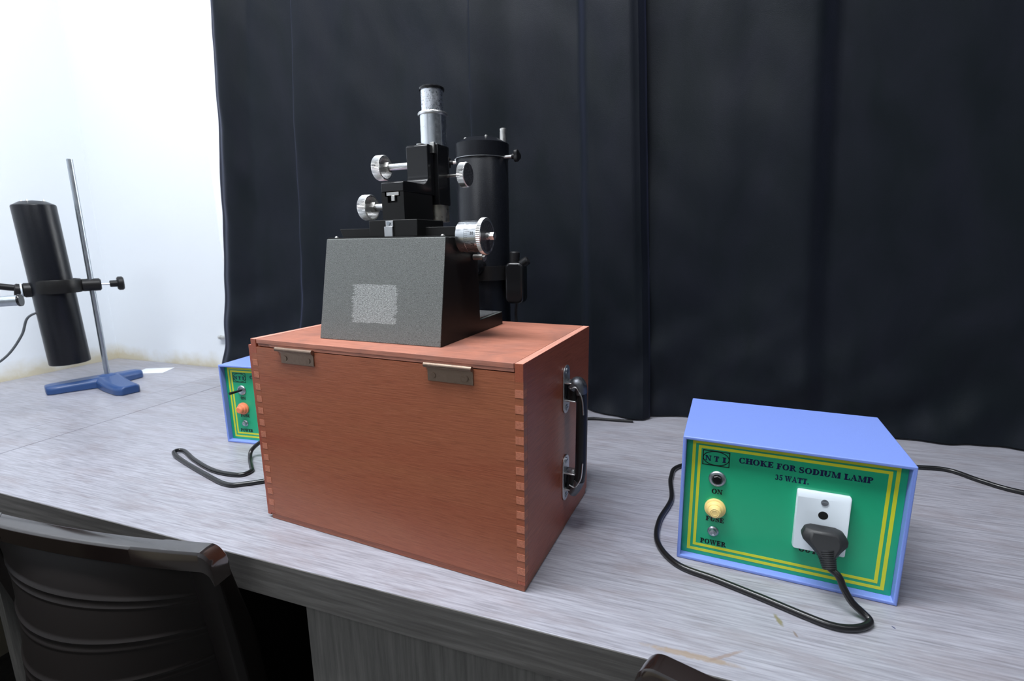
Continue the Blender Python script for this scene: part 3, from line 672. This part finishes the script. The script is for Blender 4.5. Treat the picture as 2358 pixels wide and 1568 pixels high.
# ------------------------------------------------------------------ sodium lamp housings and retort stands
def lamp_housing(name, label, loc, z0, z1, r, cap=True, knobs=()):
    t = thing(name, label, 'lamp housing', loc, 0, 'sodium lamp housings')
    bm = BM(); h = z1-z0
    if cap:
        lathe(bm, [(0, z0), (r*.97, z0), (r*.975, z0+.002), (r*.965, z1-.0235), (r*.95, z1-.0225), (0, z1-.0225)], n=64)
        obj('housing', bm, M['black_hammer'], t)
        bm = lathe(BM(), [(r*.9, z1-.0240), (r, z1-.0235), (r*1.0, z1-.0010), (r*.96, z1), (r*.62, z1+.0085), (r*.5, z1+.0092), (r*.48, z1+.0080), (0, z1+.0080)], n=64); cp = obj('cap', bm, M['black_hammer'], t)
        obj('cap_ring', lathe(BM(), [(r*.96, z1-.0247), (r*1.003, z1-.0245), (r*1.003, z1-.0238), (r*.96, z1-.0236)], n=64), M['zinc'], t)
        for a in (-2.5, -.9, 1.2):
            bm = lathe(BM(), [(.0030, 0), (.0030, .0020), (.0018, .0034), (0, .0036)], (r*.60*math.cos(a), r*.60*math.sin(a), z1+.0068), n=14); obj('screw', bm, M['steel'], cp)
        bm = lathe(BM(), [(.012, 0), (.012, .0035), (.008, .005), (0, .005)], (0, 0, z1+.0078), n=20); obj('lamp_holder', bm, M['black_gloss'], cp)
    else:
        lathe(bm, [(0, z0), (r*.98, z0), (r, z0+.002), (r, z1-.003), (r*.97, z1), (r*.6, z1+.008), (0, z1+.011)], n=64)
        obj('housing', bm, M['black_hammer'], t)
        for a in (-2.6, -.9, .6, 2.2):
            bm = lathe(BM(), [(.0026, 0), (.0026, .0020), (.0012, .0045), (0, .0048)], (r*.55*math.cos(a), r*.55*math.sin(a), z1+.0070), n=12); obj('screw', bm, M['steel'], t)
    return t
def star_knob(parent, p0, d, L, name='thumb_screw', r=.009, shaft=.0028):
    d = Vector(d).normalized(); p0 = Vector(p0); s = obj(name, cyl(BM(), p0, p0+d*L, shaft, 14), M['steel_white'], parent)
    bm = BM(); Mx = axm(p0+d*L, d); n = 30
    P = [(r*(1+.18*math.cos(3*2*PI*i/n))*math.cos(2*PI*i/n), r*(1+.18*math.cos(3*2*PI*i/n))*math.sin(2*PI*i/n)) for i in range(n)]
    prism(bm, P, .002, .0085, Mx); cyl(bm, p0+d*(L-.004), p0+d*(L+.003), r*.5, 14); obj('knob', bm, M['rubber'], s, bev=.0012)
    return s
# right-hand lamp, behind the wooden box, carried by a stand whose rod stands behind it
LX, LY, LR = -.3445, .822, .0462
lp = lamp_housing('sodium_lamp', 'tall black lamp housing standing behind the microscope against the curtain', (LX, LY, T), .135, .5145, LR)
star_knob(lp, (LR*.9, -.008, .4900), (.98, -.1, .02), .020); star_knob(lp, (-LR*.93, -.010, .4870), (-.98, -.2, 0), .010, r=.008)
bm = BM(); lathe(bm, [(.0165, 0), (.0165, .026), (.0145, .030), (.011, .030), (.010, .026), (0, .026)], (.004, -LR*.80, .312), (-.08, -1, -.02), n=32); obj('aperture_tube', bm, M['black_gloss'], lp)
obj('aperture_disc', cyl(BM(), (.0016, -LR*.80-.0290, .312), (.0014, -LR*.80-.0306, .312), .0100, 28), M['frame_white'], lp, label='white disc in the aperture')
def base_h(t, scale=1.0, rot=0.0):
    """three-legged cast foot with a raised centre"""
    bm = BM(); Rm = Matrix.Rotation(rot, 2)
    def leg(ang, L, w0, w1, bend):
        pts = []; nseg = 10; c0 = Vector((0, 0))
        cen = []
        for i in range(nseg+1):
            s = i/nseg; cen.append(Vector((L*s*math.cos(ang)-bend*math.sin(PI*s*.5)*math.sin(ang)*L, L*s*math.sin(ang)+bend*math.sin(PI*s*.5)*math.cos(ang)*L)))
        rings = []
        for i, c in enumerate(cen):
            d = (cen[min(i+1, nseg)]-cen[max(i-1, 0)]).normalized(); nrm = Vector((-d.y, d.x)); s = i/nseg
            wd = w0+(w1-w0)*s; zt = .027-.006*s
            if i == nseg: wd *= .72
            ring = [bm.verts.new((c.x+nrm.x*wd*a, c.y+nrm.y*wd*a, zz)) for a, zz in ((-1, .0), (-1.0, zt*.7), (-.7, zt), (.7, zt), (1.0, zt*.7), (1, .0))]
            rings.append(ring)
        for A, B_ in zip(rings, rings[1:]):
            for k in range(6): bm.faces.new((A[k], A[(k+1) % 6], B_[(k+1) % 6], B_[k]))
        bm.faces.new(rings[0]); bm.faces.new(rings[-1])
    return bm, leg
st = thing('retort_stand', 'retort stand with blue cast foot, holding the left lamp housing by the white wall', 'lab stand', (-1.4185, .8252, T), 0, 'retort stands')
def foot(parent, tips):
    bm, leg = base_h(None)
    for x, y, w0, w1, bend in tips:
        leg(math.atan2(y, x), math.hypot(x, y), w0, w1, bend)
    lathe(bm, [(0, .002), (.024, .002), (.024, .020), (.018, .0275), (.010, .030), (0, .030)], n=28)
    return obj('foot', bm, M['stand_blue'], parent, bev=.003)
foot(st, [(-.046, -.112, .030, .026, -.12), (.150, -.020, .030, .026, -.14), (.000, .082, .024, .021, .06)])
obj('rod', cyl(BM(), (0, 0, .026), (0, 0, .5620), .0062, 24, ch=.001), M['rod'], st)
lc = Vector((-.030, -.057, 0))
ll = lamp_housing('sodium_lamp', 'black cylindrical lamp housing clamped to the blue-footed stand at far left', (-1.4185+lc.x, .8252+lc.y, T), .0720, .4520, .0405, cap=False); ll.rotation_euler = (.028, -.0146, 0)
bm = BM()
cb = thing('ring_clamp', 'black ring clamp joining the left lamp housing to its steel rod', 'clamp', (-1.4185, .8252, T+.262), 0, 'lamp clamps')
bm = lathe(BM(), [(.0407, -.016), (.0455, -.016), (.0468, -.013), (.0468, .013), (.0455, .016), (.0407, .016), (.0407, -.016)], (lc.x, lc.y, 0), n=56); obj('ring', bm, M['black_satin'], cb)
dr = lc.normalized()     # from rod to lamp
obj('boss_head', cyl(BM(), (lc.x+dr.x*-.044, lc.y+dr.y*-.044, -.001), (-dr.x*.019, -dr.y*.019, -.001), .0155, 24, ch=.003), M['black_satin'], cb)
A_ = lambda q, z=0: Vector((-dr.x*q, -dr.y*q, z-.001))
ts = obj('thumb_screw', cyl(BM(), A_(.016), A_(.040), .0024, 14), M['steel_white'], cb)
bm = BM(); cyl(bm, A_(.036), A_(.053), .0085, 20, ch=.0015); cyl(bm, A_(.051), A_(.065), .0175, 28, ch=.003); obj('knob', bm, M['rubber'], ts)
pf = Vector((lc.x+dr.x*.045, lc.y+dr.y*.045, -.006))
obj('lug', cyl(BM(), pf-Vector((dr.x*.002, dr.y*.002, 0)), pf+Vector((dr.x*.016, dr.y*.016, 0)), .0170, 20, ch=.003), M['black_satin'], cb)
obj('washer', cyl(BM(), pf+Vector((dr.x*.016, dr.y*.016, 0)), pf+Vector((dr.x*.019, dr.y*.019, 0)), .0165, 20), M['white_plastic'], cb, label='pale washer')
bm = BM(); cyl(bm, pf+Vector((dr.x*.019, dr.y*.019, 0)), pf+Vector((dr.x*.030, dr.y*.030, .002)), .0150, 20, ch=.002)
q0 = pf+Vector((dr.x*.026, dr.y*.026, .006)); cyl(bm, q0, q0+Vector((dr.x*.028, dr.y*.028, .006)), .0075, 14, ch=.001); obj('wing_nut', bm, M['rubber'], cb)
# lead of the left lamp
o = obj('lamp_cable', tube(BM(), [(-1.4185+lc.x+dr.x*.036, .8252+lc.y+dr.y*.036, T+.205), (-1.482, .715, T+.190), (-1.488, .700, T+.150), (-1.500, .670, T+.105), (-1.520, .63, T+.075), (-1.56, .56, T+.03), (-1.60, .48, T+.004)], .0026, 10), M['grey_cable'])
tag(o, 'thin grey cable hanging from the left lamp housing down to the table', 'cable')
# tube end entering the picture at far left
e0 = Vector((-1.270, .609, T+.2500)); dd = Vector((-.72, -.66, -.02)).normalized()
tt = thing('telescope', 'chromed telescope tube with a black end ring at the left edge of the picture', 'telescope', (-1.62, .30, T))
tt_inv = Matrix.Translation((-1.62, .30, T)).inverted()
a0 = tt_inv @ e0
bm = lathe(BM(), [(0, 0), (.0118, 0), (.0122, .001), (.0122, .004), (.0112, .005), (0, .005)], a0, dd, n=30); obj('end_ring', bm, M['black_gloss'], tt)
obj('barrel', cyl(BM(), a0+dd*.005, a0+dd*.30, .0106, 30), M['rod'], tt)
pm = a0+dd*.22; obj('pillar', cyl(BM(), (pm.x, pm.y, .020), (pm.x, pm.y, pm.z-.008), .012, 24), M['black_gloss'], tt)
obj('base', lathe(BM(), [(0, 0), (.07, 0), (.07, .012), (.03, .022), (0, .022)], (pm.x, pm.y, 0), n=40), M['black_gloss'], tt)

# stand of the right-hand lamp
st2 = thing('retort_stand', 'retort stand behind the right lamp housing, only its steel rod tip showing above the cap', 'lab stand', (-.3300, .8880, T), 0, 'retort stands')
foot(st2, [(-.12, -.06, .020, .017, -.05), (.11, -.05, .020, .018, .05), (.0, .042, .018, .016, 0)])
obj('rod', cyl(BM(), (0, 0, .026), (0, 0, .5520), .0062, 24, ch=.001), M['steel'], st2)
c2 = thing('ring_clamp', 'black clamp with rounded knobs on the right side of the tall lamp housing', 'clamp', (LX, LY, T+.300), 0, 'lamp clamps')
obj('ring', lathe(BM(), [(LR*.99, -.012), (LR+.004, -.012), (LR+.005, .012), (LR*.99, .012), (LR*.99, -.012)], n=56), M['black_satin'], c2)
obj('boss_head', cyl(BM(), (.010, .046, .0), (.0145, .078, 0), .011, 20, ch=.002), M['black_satin'], c2)
ax_, ay_ = LR+.003, -.012
bm = BM(); P = rrect(ax_-.002, ax_+.031, -.052, .018, .010, 5); prism(bm, P, -ay_-.012, -ay_+.014, XZ); obj('lug', bm, M['black_gloss'], c2, bev=.004, seg=3)
bm = BM(); cyl(bm, (ax_+.012, ay_-.002, .016), (ax_+.013, ay_-.002, .036), .0085, 20, ch=.002); cyl(bm, (ax_+.020, ay_, .012), (ax_+.036, ay_, .022), .0075, 20, ch=.002)
obj('knob', bm, M['rubber'], c2)
o = obj('lamp_cable', tube(BM(), [(LX+LR+.018, LY-.012, T+.252), (LX+LR+.016, LY-.012, T+.225), (LX+LR+.020, LY-.012, T+.19), (LX+LR+.024, LY, T+.12), (LX+.09, LY+.03, T+.04), (LX+.13, LY+.09, T+R), (LX+.17, .940, T+R), (-.140, .945, T+R), (-.090, .950, T+R)], .0026, 10), M['cable'])
tag(o, 'black cable dropping from the right lamp clamp and lying along the hem of the curtain', 'cable')

# ------------------------------------------------------------------ odds and ends
o = obj('paper_scrap', bx(-.040, .040, -.030, .030, .0001, .0006), M['paper']); o.location = (-1.45, .965, T); o.rotation_euler = (0, 0, .45)
tag(o, 'small white paper scrap lying on the table behind the blue stand foot', 'paper')
bm = BM(); cyl(bm, (-1.272, 1.0440, T+.0935), (-1.238, 1.0440, T+.0935), .0050, 16); cyl(bm, (-1.274, 1.0440, T+.0935), (-1.266, 1.0440, T+.0935), .0058, 16)
o = obj('bolt', bm, M['steel']); tag(o, 'small steel bolt sticking out beside the curtain edge', 'bolt')

# ------------------------------------------------------------------ chairs
def chair_parts(t):
    hw = .195; zt = .035+T          # outer half width, top of the rail; local y=0 is the rail line, -y towards the camera
    def fy(z): return (zt-z)*.20     # recline: lower parts stand further in
    # posts
    for s in (-1, 1):
        bm = BM(); rings = []
        for i in range(13):
            k = i/12; z = lerp(zt-.0195, .45, k)
            wd = lerp(.038, .042, k); dp = lerp(.0200, .036, min(1, k*2.5)); xo = s*(hw-.10*(zt-z))
            y = fy(z)
            rings.append([bm.verts.new((xo-s*a*wd, y+b*dp, z)) for a, b in ((0, .15), (0, .85), (.15, 1), (.85, 1), (1, .85), (1, .1), (.8, -.05), (.2, -.05))])
        for A, B_ in zip(rings, rings[1:]):
            for k in range(8): bm.faces.new((A[k], A[(k+1) % 8], B_[(k+1) % 8], B_[k]))
        bm.faces.new(rings[0]); bm.faces.new(rings[-1]); obj('post', bm, M['chair_back'], t, bev=.0015)
    # top rail, slightly bowed towards the camera
    bm = BM(); rings = []; n_ = 100
    for i in range(n_+1):
        u = -1+2*i/n_; x = u*hw; y = -.012*(1-u*u)
        e = max(0, abs(u)-.92)/.08; drop = .020*(1-math.sqrt(max(0, 1-e*e*.97)))
        rings.append([bm.verts.new((x, y+a, zt+b-drop)) for a, b in ((0, -.022), (-.0005, -.003), (.0015, -.0003), (.010, .0005), (.0185, -.0005), (.0205, -.004), (.021, -.022))])
    for A, B_ in zip(rings, rings[1:]):
        for k in range(7): bm.faces.new((A[k], A[(k+1) % 7], B_[(k+1) % 7], B_[k]))
    bm.faces.new(rings[0]); bm.faces.new(rings[-1]); tr = obj('top_rail', bm, M['chair_top'], t, bev=.0008)
    for s in (-1, 1):       # moulded corner piece with a slanting joint line
        bm = BM(); rings = []
        for i in range(41):
            ring = []
            for a, b in ((0, -.022), (-.0011, -.003), (.0010, .0004), (.010, .0011), (.0188, .0002), (.0211, -.004), (.0215, -.022)):
                k0 = .50+.16*max(0, a)/.021; u = s*lerp(k0, 1.003, i/40); e = max(0, abs(u)-.92)/.083
                ring.append(bm.verts.new((u*hw, -.012*(1-u*u)+a, zt+b-.020*(1-math.sqrt(max(0, 1-min(1, e*e*.97)))))))
            rings.append(ring)
        for A, B_ in zip(rings, rings[1:]):
            for k in range(7): bm.faces.new((A[k], A[(k+1) % 7], B_[(k+1) % 7], B_[k]))
        bm.faces.new(rings[0]); bm.faces.new(rings[-1]); obj('corner_cap', bm, M['chair_top'], tr)
    # ribbed back shell, bowed more the lower it goes
    bm = BM(); nx, nz = 40, 240; g0 = []; g1 = []
    for j in range(nz+1):
        z = lerp(zt-.018, .47, j/nz); ph = (zt-.018-z)
        bow = .006+.105*min(1, ph/.20)**.75
        fr = (ph/.046) % 1.0; rib = (.0022*max(0, 1-abs(fr-.10)/.07)+.0014*max(0, 1-abs(fr-.30)/.05))*min(1, max(0, ph-.028)/.01)
        a, b = [], []
        for i in range(nx+1):
            u = -1+2*i/nx; x = u*(hw-.026-.10*ph); y = fy(z)+.012-bow*(1-u**2)**.9-rib*(1-u**8)
            a.append(bm.verts.new((x, y, z))); b.append(bm.verts.new((x, y+.004, z)))
        g0.append(a); g1.append(b)
    for j in range(nz):
        for i in range(nx):
            bm.faces.new((g0[j][i], g0[j][i+1], g0[j+1][i+1], g0[j+1][i])); bm.faces.new((g1[j+1][i], g1[j+1][i+1], g1[j][i+1], g1[j][i]))
    for j in range(nz):
        bm.faces.new((g0[j][0], g0[j+1][0], g1[j+1][0], g1[j][0])); bm.faces.new((g0[j+1][nx], g0[j][nx], g1[j][nx], g1[j+1][nx]))
    obj('backrest', bm, M['chair_back'], t)
    bm = prism(BM(), rrect(-.21, .21, .035, .45, .05, 6), .430, .455); obj('seat', bm, M['chair'], t, bev=.006)
    for x, y in ((-.185, .06), (.185, .06), (-.185, .42), (.185, .42)):
        obj('leg', cyl(BM(), (x*1.08, y+(.02 if y > .2 else -.03), 0), (x, y, .431), .014, 14, r1=.020), M['chair'], t)
c1 = thing('plastic_chair', 'glossy dark brown plastic chair with ribbed back, at lower left in front of the table', 'chair', (-.6520, .3125, 0), .098, 'plastic chairs at the table')
chair_parts(c1)
c3 = c1.copy(); C.objects.link(c3); c3.location = (.1650, .2820, 0); c3.rotation_euler = (0, 0, PI-.38)
c3['label'] = 'dark brown chair whose top corner just shows at the bottom edge, right of centre'
for ch in list(c1.children):
    c = ch.copy(); C.objects.link(c); c.parent = c3
    for g_ in ch.children:
        d_ = g_.copy(); C.objects.link(d_); d_.parent = c
